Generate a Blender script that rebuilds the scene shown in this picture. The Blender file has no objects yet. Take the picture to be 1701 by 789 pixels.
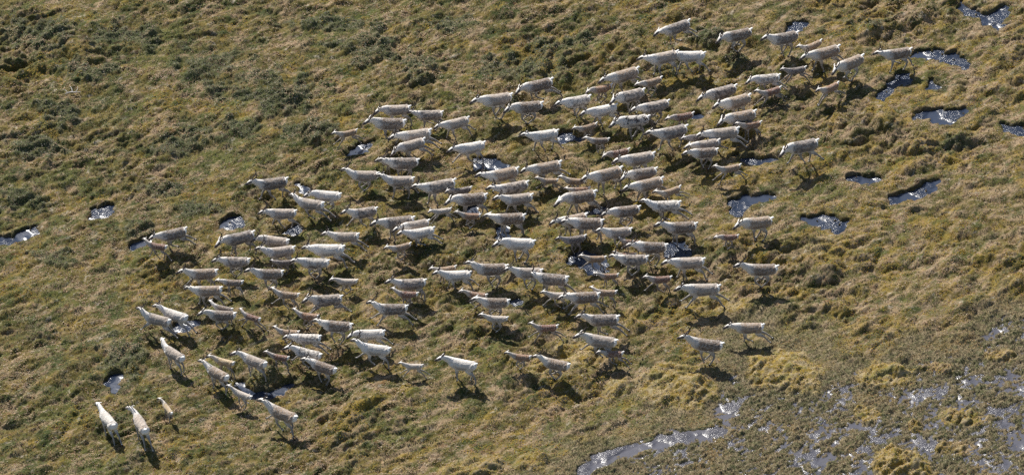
import bpy, math, random
import numpy as np
from mathutils import Vector, Matrix

scene = bpy.context.scene
COL = scene.collection
rad = math.radians

# ------------------------------------------------------------------ camera
IW, IH = 1701.0, 789.0
ELEV = rad(39.0)
DIST = 170.0
LENS = 140.4
FPX = LENS / 36.0 * IW
cam_data = bpy.data.cameras.new('camera')
cam = bpy.data.objects.new('camera', cam_data)
COL.objects.link(cam)
cam.location = (0, -DIST * math.cos(ELEV), DIST * math.sin(ELEV))
cam.rotation_euler = (math.pi / 2 - ELEV, 0, 0)
cam_data.lens = LENS
cam_data.sensor_width = 36.0
cam_data.clip_start = 1.0
cam_data.clip_end = 6000.0
scene.camera = cam

# ------------------------------------------------------------------ sky and sun
SUN_EL = rad(49.0)
SUN_AZ = rad(-29.0)          # clockwise from +Y: the sun stands far left, beyond the herd
world = bpy.data.worlds.new("World")
scene.world = world
world.use_nodes = True
wn = world.node_tree
wn.nodes.clear()
sky = wn.nodes.new('ShaderNodeTexSky')
sky.sky_type = 'NISHITA'
sky.sun_disc = False
sky.sun_elevation = SUN_EL
sky.sun_rotation = SUN_AZ % (2 * math.pi)
bg = wn.nodes.new('ShaderNodeBackground')
bg.inputs['Strength'].default_value = 0.082
wo = wn.nodes.new('ShaderNodeOutputWorld')
wn.links.new(sky.outputs[0], bg.inputs['Color'])
wn.links.new(bg.outputs[0], wo.inputs['Surface'])
sun_dir = Vector((math.sin(SUN_AZ) * math.cos(SUN_EL), math.cos(SUN_AZ) * math.cos(SUN_EL), math.sin(SUN_EL)))
sd = bpy.data.lights.new('sun', 'SUN')
sd.energy = 5.0
sd.angle = rad(0.6)
sd.color = (1.0, 0.955, 0.88)
sun = bpy.data.objects.new('sun', sd)
COL.objects.link(sun)
sun.rotation_euler = (-sun_dir).to_track_quat('-Z', 'Y').to_euler()
sun.location = sun_dir * 100

vs = scene.view_settings
vs.view_transform = 'Standard'
vs.look = 'None'
vs.exposure = 0.70
vs.gamma = 1.0
vs.use_curve_mapping = False
scene.cycles.use_denoising = False

# ------------------------------------------------------------------ helpers
CAMP = np.array(cam.location)
FW = np.array([0, math.cos(ELEV), -math.sin(ELEV)])
UP = np.array([0, math.sin(ELEV), math.cos(ELEV)])
RT = np.array([1.0, 0, 0])

def at(px, py, z=0.0):
    """where the line of sight through a point of the photograph meets height z"""
    d = FW + RT * (px - IW / 2) / FPX + UP * (IH / 2 - py) / FPX
    t = (z - CAMP[2]) / d[2]
    return CAMP + d * t

def tag(o, label=None, cat=None, group=None, kind=None):
    if label: o['label'] = label
    if cat: o['category'] = cat
    if group: o['group'] = group
    if kind: o['kind'] = kind
    return o

def link(name, me, mat=None, parent=None):
    o = bpy.data.objects.new(name, me)
    COL.objects.link(o)
    if mat is not None:
        me.materials.clear(); me.materials.append(mat)
    if parent is not None: o.parent = parent
    return o

def np_mesh(name, verts, faces):
    """verts (n,3), faces (m,k) arrays"""
    me = bpy.data.meshes.new(name)
    n, (m, k) = len(verts), faces.shape
    me.vertices.add(n); me.loops.add(m * k); me.polygons.add(m)
    me.vertices.foreach_set('co', np.ascontiguousarray(verts, dtype=np.float32).ravel())
    me.loops.foreach_set('vertex_index', np.ascontiguousarray(faces, dtype=np.int32).ravel())
    me.polygons.foreach_set('loop_start', np.arange(0, m * k, k, dtype=np.int32))
    try: me.polygons.foreach_set('loop_total', np.full(m, k, dtype=np.int32))
    except Exception: pass
    me.update(calc_edges=True)
    return me

def set_attr(me, name, typ, data):
    a = me.attributes.new(name, typ, 'POINT')
    key = 'color' if typ == 'FLOAT_COLOR' else 'value'
    a.data.foreach_set(key, np.ascontiguousarray(data, dtype=np.float32).ravel())

_rs = np.random.RandomState(7)
_P = np.concatenate([_rs.permutation(512)] * 2)
_GA = _rs.rand(512) * 2 * np.pi
_GX, _GY = np.cos(_GA), np.sin(_GA)

def perlin(x, y, seed=0):
    xi = np.floor(x).astype(np.int64); yi = np.floor(y).astype(np.int64)
    xf = x - xi; yf = y - yi
    u = xf * xf * xf * (xf * (xf * 6 - 15) + 10); v = yf * yf * yf * (yf * (yf * 6 - 15) + 10)
    def g(a, b, dx, dy):
        h = _P[(_P[(a + seed * 37) & 511] + b) & 511]
        return _GX[h] * dx + _GY[h] * dy
    n00 = g(xi, yi, xf, yf); n10 = g(xi + 1, yi, xf - 1, yf)
    n01 = g(xi, yi + 1, xf, yf - 1); n11 = g(xi + 1, yi + 1, xf - 1, yf - 1)
    return ((n00 * (1 - u) + n10 * u) * (1 - v) + (n01 * (1 - u) + n11 * u) * v) * 1.5

def sstep(a, b, x):
    t = np.clip((x - a) / (b - a), 0, 1)
    return t * t * (3 - 2 * t)

# ------------------------------------------------------------------ layout of the ground (outlines as seen in the photograph, laid on the ground)
POOLS = [
 [(1596,4),(1606,12),(1616,20),(1640,24),(1660,15),(1668,10),(1678,12),(1672,38),(1656,47),(1636,45),(1626,31),(1605,27),(1591,14)],
 [(1514,86),(1550,84),(1585,89),(1609,100),(1606,114),(1590,111),(1560,101),(1514,95)],
 [(1488,124),(1514,121),(1511,138),(1492,146),(1480,158),(1468,168),(1457,164),(1464,152),(1478,140)],
 [(1519,187),(1545,184),(1580,186),(1604,180),(1607,188),(1590,196),(1580,208),(1560,208),(1542,199),(1520,197)],
 [(1547,136),(1563,146),(1551,151),(1540,148)],
 [(1304,44),(1322,37),(1342,41),(1334,53),(1306,58)],
 [(1662,207),(1682,207),(1699,212),(1712,222),(1690,222),(1668,218)],
 [(1407,296),(1430,293),(1456,294),(1463,300),(1440,305),(1410,302)],
 [(1474,327),(1500,321),(1520,318),(1537,303),(1560,299),(1564,307),(1547,321),(1512,336),(1480,337)],
 [(1330,360),(1360,359),(1380,356),(1409,370),(1401,384),(1387,389),(1366,377),(1336,369)],
 [(1211,335),(1240,325),(1275,321),(1287,329),(1262,335),(1243,344),(1226,358),(1212,351)],
 [(1226,261),(1246,265),(1280,263),(1292,267),(1264,273),(1230,269)],
 [(1100,412),(1113,400),(1134,402),(1149,420),(1141,427),(1112,433),(1100,426)],
 [(946,424),(962,418),(985,420),(1004,430),(1012,442),(998,453),(976,460),(966,448),(944,438)],
 [(785,264),(800,261),(830,266),(850,275),(836,283),(788,283)],
 [(580,249),(598,240),(623,237),(616,248),(601,258),(577,261)],
 [(150,350),(172,345),(190,341),(192,358),(168,365),(149,362)],
 [(-10,396),(22,394),(46,376),(62,375),(66,384),(50,400),(28,405),(-8,405)],
 [(362,371),(382,362),(398,358),(402,372),(387,382),(362,382)],
 [(475,380),(497,371),(502,382),(486,393),(475,391)],
 [(492,305),(505,308),(521,322),(512,326),(498,315)],
 [(218,412),(232,402),(250,397),(252,404),(232,415),(220,418)],
 [(284,545),(299,535),(326,529),(329,540),(312,549),(288,551)],
 [(176,636),(186,623),(200,621),(206,628),(198,640),(192,656),(183,646)],
 [(386,632),(402,634),(415,648),(430,652),(446,650),(468,646),(492,634),(488,644),(468,656),(445,662),(418,661),(400,650)],
 [(820,382),(832,377),(847,379),(849,394),(828,397)],
 [(918,228),(934,222),(954,223),(968,231),(950,238),(928,236)],
 [(978,352),(990,345),(1006,346),(1008,353),(990,359)],
 [(846,500),(858,495),(872,498),(864,504),(850,505)],
 [(762,352),(775,344),(792,344),(798,352),(780,359)],
 [(948,792),(962,775),(985,758),(1015,746),(1060,735),(1100,724),(1150,715),(1190,712),(1216,713),(1206,721),(1150,729),(1102,742),(1052,754),(1012,767),(988,780),(972,800)],
 [(1000,46),(1010,44),(1012,47),(1004,49)],
 [(1144,190),(1160,188),(1168,195),(1152,198)],
]
POOLS.pop(31)
FEN_Z = -0.10
# wet fen in the lower right corner: water table just under the sedge tops
FEN = [(860,810),(905,770),(960,745),(1040,716),(1120,690),(1140,650),(1165,610),(1200,575),(1225,545),(1262,530),(1300,540),
       (1325,560),(1335,590),(1420,592),(1470,575),(1560,560),(1640,520),(1720,490),(1800,480),(1830,640),(1800,860),(1300,880),(860,880)]
# where open water shows most inside the fen: (x, y, rx, ry, depth)
WET = [(1190,640,30,30,.040),(1205,690,42,22,.050),(1300,560,30,9,.05),(1245,585,34,12,.03),(1450,790,210,55,.030),(1395,650,26,20,.03),
       (1480,740,60,35,.045),(1540,660,60,22,.03),(1660,700,60,30,.035),(1640,640,60,16,.03),(1690,520,30,14,.03),(1130,720,70,14,.03),
       (1000,745,60,12,.02),(1690,760,40,40,.05),(1320,730,60,20,.02),(1230,540,14,5,.05)]
# raised moss mounds: (x, y, rx, ry, height, ochre)
MOUNDS = [(1128,643,58,33,.30,.8),(1302,615,58,31,.30,.95),(1474,622,42,18,.26,1.0),(1440,687,20,12,.20,1.0),(1496,772,46,28,.34,.9),
          (1022,645,22,14,.18,.8),(790,776,52,22,.25,.55),(1520,706,12,9,.18,.5),(1600,690,38,14,.18,.6),(880,768,28,14,.2,.6),
          (958,585,34,22,.05,1.0),(1205,505,46,14,.05,.8),(905,610,30,16,.08,.7),(1660,590,26,10,.1,.5),(1380,410,60,18,.1,.4),
          (1255,270,42,14,.22,.4),(820,392,26,12,.2,.3),(640,245,24,10,.15,.3),(860,250,40,10,.12,.1),(455,380,28,14,.18,.3),
          (440,632,30,16,.35,.3),(1640,22,24,14,.22,.4),(1130,240,36,10,.12,.2),(1250,560,20,9,.12,.3),(1585,742,34,10,.12,.4),(1560,610,26,10,.12,.3)]
# low willow scrub: (x, y, rx, ry)
SCRUB = [(620,78,46,26),(455,150,60,36),(350,110,44,30),(870,112,60,22),(100,190,34,16),(210,60,60,20),(300,235,40,18),(560,40,60,16),
         (60,60,50,24),(700,110,30,24),(520,215,36,18),(275,318,34,14),(210,602,24,22),(205,575,30,12),(60,250,46,18),(1180,60,34,14),
         (1100,115,26,12),(330,345,28,10),(760,40,34,14),(905,80,34,16),(1450,40,26,10),(435,632,22,12),(1230,100,30,10),(400,210,44,16),
         (150,120,50,14),(30,330,36,12),(90,430,30,10),(230,385,30,12),(850,170,24,8),(960,60,30,10),(1590,235,26,8),(1560,140,20,7)]

STEPS = [[(-20,118),(60,104),(130,92),(170,88),(216,76)],[(100,142),(150,134),(190,124),(217,104)],[(392,64),(430,66),(465,73)],[(225,78),(300,58),(390,52)],
         [(560,90),(590,80),(604,68)],[(330,160),(380,140),(398,138)],[(0,40),(60,30),(120,12)],[(1380,70),(1430,62),(1500,40)],[(1390,320),(1450,345),(1560,350)],
         [(1500,250),(1580,240),(1660,235)],[(1430,190),(1500,230)],[(20,300),(90,285),(150,262)],[(480,20),(540,12),(600,2)],[(650,160),(700,140),(760,128)]]
def poly_w(pl, z): return np.array([at(a, b, z)[:2] for a, b in pl])

def sdist(px, py, poly):
    d = np.full(px.shape, 1e9); inside = np.zeros(px.shape, bool)
    n = len(poly)
    for i in range(n):
        a = poly[i]; b = poly[(i + 1) % n]
        e = b - a; wx = px - a[0]; wy = py - a[1]
        t = np.clip((wx * e[0] + wy * e[1]) / (e @ e), 0, 1)
        d = np.minimum(d, (wx - e[0] * t) ** 2 + (wy - e[1] * t) ** 2)
        c = ((a[1] > py) != (b[1] > py)) & (px < (b[0] - a[0]) * (py - a[1]) / (b[1] - a[1] + 1e-12) + a[0])
        inside ^= c
    d = np.sqrt(d)
    return np.where(inside, -d, d)

STA = rad(34); CA, SA = math.cos(STA), math.sin(STA)
def swirl(x, y, st=1.55):
    return (x * CA + y * SA) / st, (-x * SA + y * CA)

def big(x, y):
    return 0.16 * perlin(x / 9 + 3, y / 9, 1) + 0.10 * perlin(x / 4.1, y / 4.1 + 9, 2)

pool_data = []
for pl in POOLS:
    w = poly_w(pl, -0.15); c = w.mean(0)
    infen = pl[0][0] > 900 and pl[0][1] > 700
    lev = FEN_Z - 0.004 if infen else float(big(np.array([c[0]]), np.array([c[1]]))[0]) - 0.15
    w = poly_w(pl, lev)
    pool_data.append((w, lev, infen))
fen_w = poly_w(FEN, FEN_Z)

def blob(x, y, px, py, rx, ry, z=0.0, wob=.35, pw=1.0):
    """0..1 soft patch around a point of the photograph, returned as (mask, region slice)"""
    c = at(px, py, z); sx = rx / 39.0; sy = ry / 39.0 / math.sin(ELEV)
    q = np.hypot((x - c[0]) / sx, (y - c[1]) / sy)
    q = q + wob * perlin(x / 0.8, y / 0.8, 11) + .5 * wob * perlin(x / .3, y / .3, 12)
    return np.clip(1.25 - q, 0, 1)

def ground(x, y, full=True):
    """height and surface masks of the tundra at world x, y (1-D arrays)"""
    u, v = swirl(x, y)
    B = big(x, y)
    n1 = np.abs(perlin(u / 1.25 + .3 * perlin(x, y, 5), v / 1.25, 3))
    n1b = perlin(u / 2.3, v / 2.3, 4)
    n2 = np.abs(perlin(u / .46, v / .46, 6))
    n3 = np.abs(perlin(u / .21, v / .21, 8))
    n4 = perlin(u / .10, v / .10, 9)
    rough = 0.75 + 0.5 * perlin(x / 5, y / 5, 13)
    det = rough * 1.08 * ((0.42 + .12 * np.clip(x / 15, -.3, 1)) * (n1 - .3) + 0.22 * n1b + 0.21 * (n2 - .25) + .075 * (n3 - .25) + .034 * n4)
    h = B + det
    fd = sdist(x, y, fen_w) + 1.3 * perlin(x / 2.3, y / 2.3, 15) + .6 * perlin(x / .7, y / .7, 16)
    fen = sstep(1.6, -1.2, fd)
    wet = np.zeros_like(x)
    for (a, b, rx, ry, dp) in WET:
        wet = np.maximum(wet, blob(x, y, a, b, rx * 1.2, ry * 1.2, FEN_Z, .6) * dp)
    m1 = perlin(u / .9, v / .9, 17)
    hf = FEN_Z + 0.037 - wet * 1.05 + 0.050 * m1 + .09 * (n1 - .3) + .13 * (n2 - .25) + 0.11 * (n3 - .22) + .040 * n4 + 0.012 * perlin(x / .05, y / .05, 18)
    h = h * (1 - fen) + hf * fen
    edge = sstep(1.6, .2, fd) * (1 - fen)
    h = np.where(edge > 0, np.maximum(h, FEN_Z + .03 + .05 * n3), h)
    ochre = np.zeros_like(x)
    for (a, b, rx, ry, hh, oc) in MOUNDS:
        m = blob(x, y, a, b, rx, ry, 0, .33)
        infen = fen * sstep(0, .3, m)
        h = h + .85 * hh * sstep(0, .9, m) * (0.8 + .5 * n2) + infen * .35 * det * sstep(.1, .6, m)
        ochre = np.maximum(ochre, oc * sstep(0.05, .45, m))
        fen = fen * (1 - sstep(0.1, .4, m))
    scrub = np.zeros_like(x)
    for (a, b, rx, ry) in SCRUB:
        m = blob(x, y, a, b, rx * 1.15, ry * 1.1, 0, 1.0)
        scrub = np.maximum(scrub, sstep(0.05, .6, m))
    h = h + scrub * (.05 + .10 * n2)
    for st in STEPS:                        # low banks where the turf has slipped
        w = poly_w(st, 0)
        mn = w.min(0) - 2.2; mx = w.max(0) + 2.2
        i = np.nonzero((x > mn[0]) & (x < mx[0]) & (y > mn[1]) & (y < mx[1]))[0]
        if len(i) == 0: continue
        xi = x[i]; yw = y[i] + .18 * perlin(x[i] / .8, y[i] / .8, 33) + .08 * perlin(x[i] / .25, y[i] / .25, 34)
        o = np.argsort(w[:, 0]); line = np.interp(xi, w[o, 0], w[o, 1])
        fade = np.clip((xi - w[:, 0].min()) / .8, 0, 1) * np.clip((w[:, 0].max() - xi) / .8, 0, 1)
        ds = yw - line
        h[i] = h[i] + fade * .13 * sstep(-.12, .09, ds) * np.exp(-np.maximum(ds, 0) / .8) - fade * .03 * np.exp(-((ds + .16) / .14) ** 2)
    wetbank = np.zeros_like(x)
    jag = .17 * perlin(u / .55, v / .45, 20) + .10 * perlin(u / .22, v / .2, 21)
    def near_pool(w):
        mn = w.min(0) - 1.6; mx = w.max(0) + 1.6
        return np.nonzero((x > mn[0]) & (x < mx[0]) & (y > mn[1]) & (y < mx[1]))[0]
    hits = []
    for w, lev, infen in pool_data:          # first the banks of every pool
        i = near_pool(w)
        if len(i) == 0: continue
        d0 = sdist(x[i], y[i], w)
        d = d0 + (.12 if infen else .05) + jag[i] * 1.2
        hits.append((i, d, lev, infen))
        if infen: continue
        far = sstep(-.6, .7, (d0 - sdist(x[i] + .12, y[i] - .28, w)) / .3)
        rim = lev + .025 + .10 * far + (.05 + .10 * far) * n2[i] + .06 * far * np.clip(perlin(x[i] / .9, y[i] / .9, 22), -.8, 1)
        near = sstep(.95, .05, d)
        h[i] = rim * near + h[i] * (1 - near)
    for i, d, lev, infen in hits:            # then the water-filled hollows
        hi = h[i]
        if infen:
            hi = hi * sstep(-.02, .25, d) + (lev - .08) * (1 - sstep(-.02, .25, d))
        else:
            hi = np.where((d > 0) & (d < .45), np.maximum(hi, lev + .03), hi)
            k = sstep(-.06, .13, d)
            hi = hi * k + (lev - .22 + .06 * n3[i]) * (1 - k)
            hi = hi + (1 - k) * sstep(.50, .72, perlin(x[i] / .22, y[i] / .22, 23)) * .26   # tussocks in the shallows
        h[i] = hi
        wetbank[i] = np.maximum(wetbank[i], sstep(.32, -.05, d))
    return h, fen, ochre, scrub, wetbank, n2, n3

def gz(x, y):
    return float(ground(np.array([float(x)]), np.array([float(y)]))[0][0])

# ------------------------------------------------------------------ node material helpers
class NT:
    def __init__(self, name):
        self.m = bpy.data.materials.new(name); self.m.use_nodes = True
        self.t = self.m.node_tree; self.t.nodes.clear()
        self.out = self.n('ShaderNodeOutputMaterial')
        self.b = self.n('ShaderNodeBsdfPrincipled')
        self.l(self.b.outputs[0], self.out.inputs['Surface'])
    def n(self, typ, **kw):
        nd = self.t.nodes.new(typ)
        for k, v in kw.items(): setattr(nd, k, v)
        return nd
    def l(self, a, b): self.t.links.new(a, b)
    def put(self, sock, v):
        if isinstance(v, (int, float)): sock.default_value = v
        elif isinstance(v, tuple): sock.default_value = v if len(v) != 3 or sock.type == 'VECTOR' else (*v, 1)
        else: self.l(v, sock)
    def noise(self, vec, scale, detail=2, rough=.5, dist=0):
        nd = self.n('ShaderNodeTexNoise'); self.put(nd.inputs['Vector'], vec)
        nd.inputs['Scale'].default_value = scale; nd.inputs['Detail'].default_value = detail
        nd.inputs['Roughness'].default_value = rough; nd.inputs['Distortion'].default_value = dist
        return nd.outputs['Fac']
    def ramp(self, f, lo, hi, a=0.0, b=1.0):
        nd = self.n('ShaderNodeMapRange'); nd.interpolation_type = 'SMOOTHSTEP'
        self.put(nd.inputs[0], f); nd.inputs[1].default_value = lo; nd.inputs[2].default_value = hi
        nd.inputs[3].default_value = a; nd.inputs[4].default_value = b
        return nd.outputs[0]
    def mix(self, f, a, b, mode='MIX'):
        nd = self.n('ShaderNodeMix', data_type='RGBA', blend_type=mode)
        self.put(nd.inputs['Factor'], f); self.put(nd.inputs[6], a); self.put(nd.inputs[7], b)
        return nd.outputs[2]
    def math(self, op, a, b=0.0):
        nd = self.n('ShaderNodeMath', operation=op); self.put(nd.inputs[0], a); self.put(nd.inputs[1], b)
        return nd.outputs[0]
    def attr(self, name, typ='GEOMETRY', out='Fac'):
        nd = self.n('ShaderNodeAttribute', attribute_name=name, attribute_type=typ)
        return nd.outputs[out]
    def bump(self, h, strength, dist):
        nd = self.n('ShaderNodeBump'); nd.inputs['Strength'].default_value = strength
        nd.inputs['Distance'].default_value = dist; self.l(h, nd.inputs['Height'])
        self.l(nd.outputs[0], self.b.inputs['Normal'])

GREEN = (.034, .046, .011); GREEN2 = (.070, .076, .017); OLIVE = (.108, .082, .022); TAN = (.24, .17, .105); OCHRE = (.20, .135, .022)
BROWN = (.080, .048, .023); RUST = (.14, .060, .026); LICH = (.32, .28, .22); SEDGE = (.165, .130, .074); YELL = (.17, .155, .035)

def tundra_material():
    s = NT('tundra_moss')
    tc = s.n('ShaderNodeTexCoord').outputs['Object']
    mp = s.n('ShaderNodeMapping'); mp.inputs['Rotation'].default_value = (0, 0, -STA); s.l(tc, mp.inputs['Vector'])
    mp2 = s.n('ShaderNodeMapping'); mp2.inputs['Scale'].default_value = (.6, 1, 1); s.l(mp.outputs[0], mp2.inputs['Vector'])
    V = mp2.outputs[0]
    def off(k):
        a = s.n('ShaderNodeVectorMath', operation='ADD'); s.l(V, a.inputs[0]); a.inputs[1].default_value = (k * 13.1, k * 7.7, 0)
        return a.outputs[0]
    sc, rg = s.attr('scrub'), s.attr('region')
    c = s.mix(s.ramp(s.noise(off(1), 1.1, 5, .65), .36, .62), GREEN, OLIVE)
    c = s.mix(s.ramp(s.noise(off(2), .42, 6, .68), .50, .64, 0, .8), c, GREEN2)
    tanf = s.math('ADD', s.noise(off(3), 1.7, 7, .72), s.math('MULTIPLY', rg, .07))
    c = s.mix(s.ramp(tanf, .50, .66, 0, .9), c, TAN)
    c = s.mix(s.ramp(s.math('ADD', s.noise(off(4), .9, 6, .7), s.math('MULTIPLY', rg, .06)), .54, .70, 0, .7), c, OCHRE)
    c = s.mix(s.ramp(s.noise(off(5), 2.9, 4, .6), .60, .72, 0, .6), c, RUST)
    c = s.mix(s.ramp(s.noise(off(6), 3.4, 5, .7), .57, .69, 0, .7), c, LICH)
    c = s.mix(s.ramp(s.noise(off(7), 5.5, 4, .6), .56, .68, 0, .8), c, BROWN)
    fen = s.attr('fen')
    fc = s.mix(s.ramp(s.noise(off(8), 3.5, 5, .7), .40, .62), SEDGE, (.07, .075, .032))
    fc = s.mix(s.ramp(s.noise(off(9), 7, 4, .7), .52, .66, 0, .7), fc, (.23, .19, .13))
    c = s.mix(fen, c, fc)
    oc = s.mix(s.ramp(s.noise(off(10), 4, 5, .7), .40, .60), OCHRE, (.27, .215, .125))
    oc = s.mix(s.ramp(s.noise(off(11), 2.2, 4, .6), .52, .62, 0, .7), oc, (.13, .12, .03))
    c = s.mix(s.attr('ochre'), c, oc)
    shc = s.mix(s.ramp(s.noise(off(12), 5, 4, .6), .40, .62), (.040, .052, .018), (.085, .086, .050))
    c = s.mix(s.math('MULTIPLY', sc, .75), c, shc)
    c = s.mix(s.math('MULTIPLY', s.attr('bank'), .75), c, (.030, .024, .014))
    c = s.mix(s.ramp(s.noise(off(13), 14, 4, .7), .52, .66, 0, .75), c, (.038, .034, .016))
    c = s.mix(s.ramp(s.noise(off(14), 19, 3, .6), .56, .70, 0, .65), c, (.30, .26, .17))
    s.l(c, s.b.inputs['Base Color'])
    s.b.inputs['Roughness'].default_value = .92
    s.b.inputs['Specular IOR Level'].default_value = .15
    s.bump(s.noise(V, 38, 5, .7), .9, .03)
    return s.m

def leaf_material():
    s = NT('tundra_leaves')
    s.l(s.attr('tint', out='Color'), s.b.inputs['Base Color'])
    s.b.inputs['Roughness'].default_value = .75
    s.b.inputs['Specular IOR Level'].default_value = .25
    tr = s.n('ShaderNodeBsdfTranslucent'); s.l(s.attr('tint', out='Color'), tr.inputs['Color'])
    mx = s.n('ShaderNodeMixShader'); mx.inputs[0].default_value = .24
    s.l(s.b.outputs[0], mx.inputs[1]); s.l(tr.outputs[0], mx.inputs[2]); s.l(mx.outputs[0], s.out.inputs['Surface'])
    return s.m

def water_material(name, base, amp, sc):
    s = NT(name)
    tc = s.n('ShaderNodeTexCoord').outputs['Object']
    mp = s.n('ShaderNodeMapping'); mp.inputs['Rotation'].default_value = (0, 0, rad(-28)); s.l(tc, mp.inputs['Vector'])
    mp2 = s.n('ShaderNodeMapping'); mp2.inputs['Scale'].default_value = (.55, 1.5, 1); s.l(mp.outputs[0], mp2.inputs['Vector'])
    V = mp2.outputs[0]
    s.put(s.b.inputs['Base Color'], base)
    s.b.inputs['Roughness'].default_value = .24
    s.b.inputs['IOR'].default_value = 1.48
    s.b.inputs['Specular IOR Level'].default_value = .5
    h = s.math('ADD', s.noise(V, sc, 3, .6, .4), s.math('MULTIPLY', s.noise(V, sc * .3, 2, .5), 1.4))
    # gusts: some stretches lie calm
    g = s.ramp(s.noise(tc, .9, 2, .5), .38, .60, .12, 1.35)
    s.bump(s.math('MULTIPLY', h, g), 1.0, amp)
    return s.m

M_GROUND = tundra_material()
M_LEAF = leaf_material()
M_WATER = water_material('pool_water', (.022, .030, .050), .055, 10.0)
M_FENW = water_material('fen_water', (.075, .073, .084), .055, 12.0)

# ------------------------------------------------------------------ ground sheet: fine under the herd, coarse out to the horizon
def axis(lo, hi, step, far):
    core = np.arange(lo, hi + 1e-6, step)
    out = []; d = step; p = hi
    while p < far:
        d *= 1.28; p += d; out.append(p)
    neg = []; d = step; p = lo
    while p > -far:
        d *= 1.28; p -= d; neg.append(p)
    return np.array(neg[::-1] + list(core) + out)

XS = axis(-26.0, 26.0, .042, 2500); YS = axis(-20.0, 23.0, .052, 2500)
GX, GY = np.meshgrid(XS, YS)
gx, gy = GX.ravel(), GY.ravel()
H, fenA, ochA, scrA, bankA, n2A, n3A = ground(gx, gy)
farr = np.maximum(np.abs(gx) / 40, np.abs(gy) / 40)
H = H * np.clip(2 - farr, 0, 1) if False else H
nx, ny = len(XS), len(YS)
ii = np.arange(nx * ny).reshape(ny, nx)
F = np.stack([ii[:-1, :-1], ii[:-1, 1:], ii[1:, 1:], ii[1:, :-1]], -1).reshape(-1, 4)
me = np_mesh('tundra_ground', np.stack([gx, gy, H], 1), F)
regA = np.clip(.5 + .5 * (gx / 22.0) * .9 - .1 * gy / 15 + .3 * perlin(gx / 7, gy / 7, 31), -.4, 1.2)
for nm, a in (('fen', fenA), ('ochre', ochA), ('scrub', scrA), ('bank', bankA), ('region', regA)):
    set_attr(me, nm, 'FLOAT', a)
me.shade_smooth()
tag(link('ground', me, M_GROUND), kind='structure')

# ------------------------------------------------------------------ water
def water_sheet(name, w, lev, grow, mat):
    c = w.mean(0); n = len(w)
    # push the outline outwards, under the banks
    area = sum(w[i][0] * w[(i + 1) % n][1] - w[(i + 1) % n][0] * w[i][1] for i in range(n))
    sg = 1 if area > 0 else -1
    pts = []
    for i in range(n):
        e1 = w[i] - w[i - 1]; e2 = w[(i + 1) % n] - w[i]
        t = e1 / np.linalg.norm(e1) + e2 / np.linalg.norm(e2)
        nrm = np.array([t[1], -t[0]]) * sg; nrm = nrm / (np.linalg.norm(nrm) + 1e-9)
        pts.append(w[i] + nrm * grow)
    if sg < 0: pts = pts[::-1]
    m = bpy.data.meshes.new(name)
    m.from_pydata([(p[0], p[1], lev) for p in pts], [], [tuple(range(n))])
    m.update()
    o = link(name, m, mat); tag(o, kind='structure')
    return o
for w, lev, infen in pool_data:
    if infen: continue
    water_sheet('pool_water', w, lev, .28, M_WATER)
water_sheet('fen_water', fen_w, FEN_Z, .15, M_FENW)

# ------------------------------------------------------------------ low plants: leaves and sedge over the whole view
def scatter(n, seed, xr=(-24.5, 24.5), yr=(-18, 21)):
    r = np.random.RandomState(seed)
    return r, r.uniform(*xr, n), r.uniform(*yr, n)

def build_leaves(name, x, y, z0, size, lift, colors, r, upright=.0, width=.55):
    """one small bent leaf (a quad) per point"""
    n = len(x)
    az = r.uniform(0, 2 * np.pi, n); pit = r.uniform(-.4, .6, n) * (1 - upright) + upright * r.uniform(.9, 1.45, n)
    L = size * r.uniform(.6, 1.4, n)
    d = np.stack([np.cos(az) * np.cos(pit), np.sin(az) * np.cos(pit), np.sin(pit)], 1)
    s = np.stack([-np.sin(az), np.cos(az), r.uniform(-.5, .5, n)], 1)
    p = np.stack([x, y, z0 + lift], 1)
    wd = (L * width * .5)[:, None]; L = L[:, None]
    v = np.stack([p - d * L * .5, p + s * wd, p + d * L * .5, p - s * wd], 1).reshape(-1, 3)
    f = np.arange(n * 4).reshape(n, 4)
    m = np_mesh(name, v, f)
    set_attr(m, 'tint', 'FLOAT_COLOR', np.repeat(np.concatenate([colors, np.ones((n, 1))], 1), 4, 0))
    return m

def field(a, x, y):
    """bilinear look-up in a field already computed on the ground grid"""
    i = np.clip(np.searchsorted(XS, x) - 1, 0, nx - 2); j = np.clip(np.searchsorted(YS, y) - 1, 0, ny - 2)
    A = a.reshape(ny, nx)
    tx = (x - XS[i]) / (XS[i + 1] - XS[i]); ty = (y - YS[j]) / (YS[j + 1] - YS[j])
    return (A[j, i] * (1 - tx) + A[j, i + 1] * tx) * (1 - ty) + (A[j + 1, i] * (1 - tx) + A[j + 1, i + 1] * tx) * ty

def palette(cols, wts, r, n):
    k = r.choice(len(cols), n, p=np.array(wts) / sum(wts))
    c = np.array(cols)[k]
    return c * r.uniform(.7, 1.3, (n, 1)) * r.uniform(.93, 1.07, (n, 3))

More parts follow.
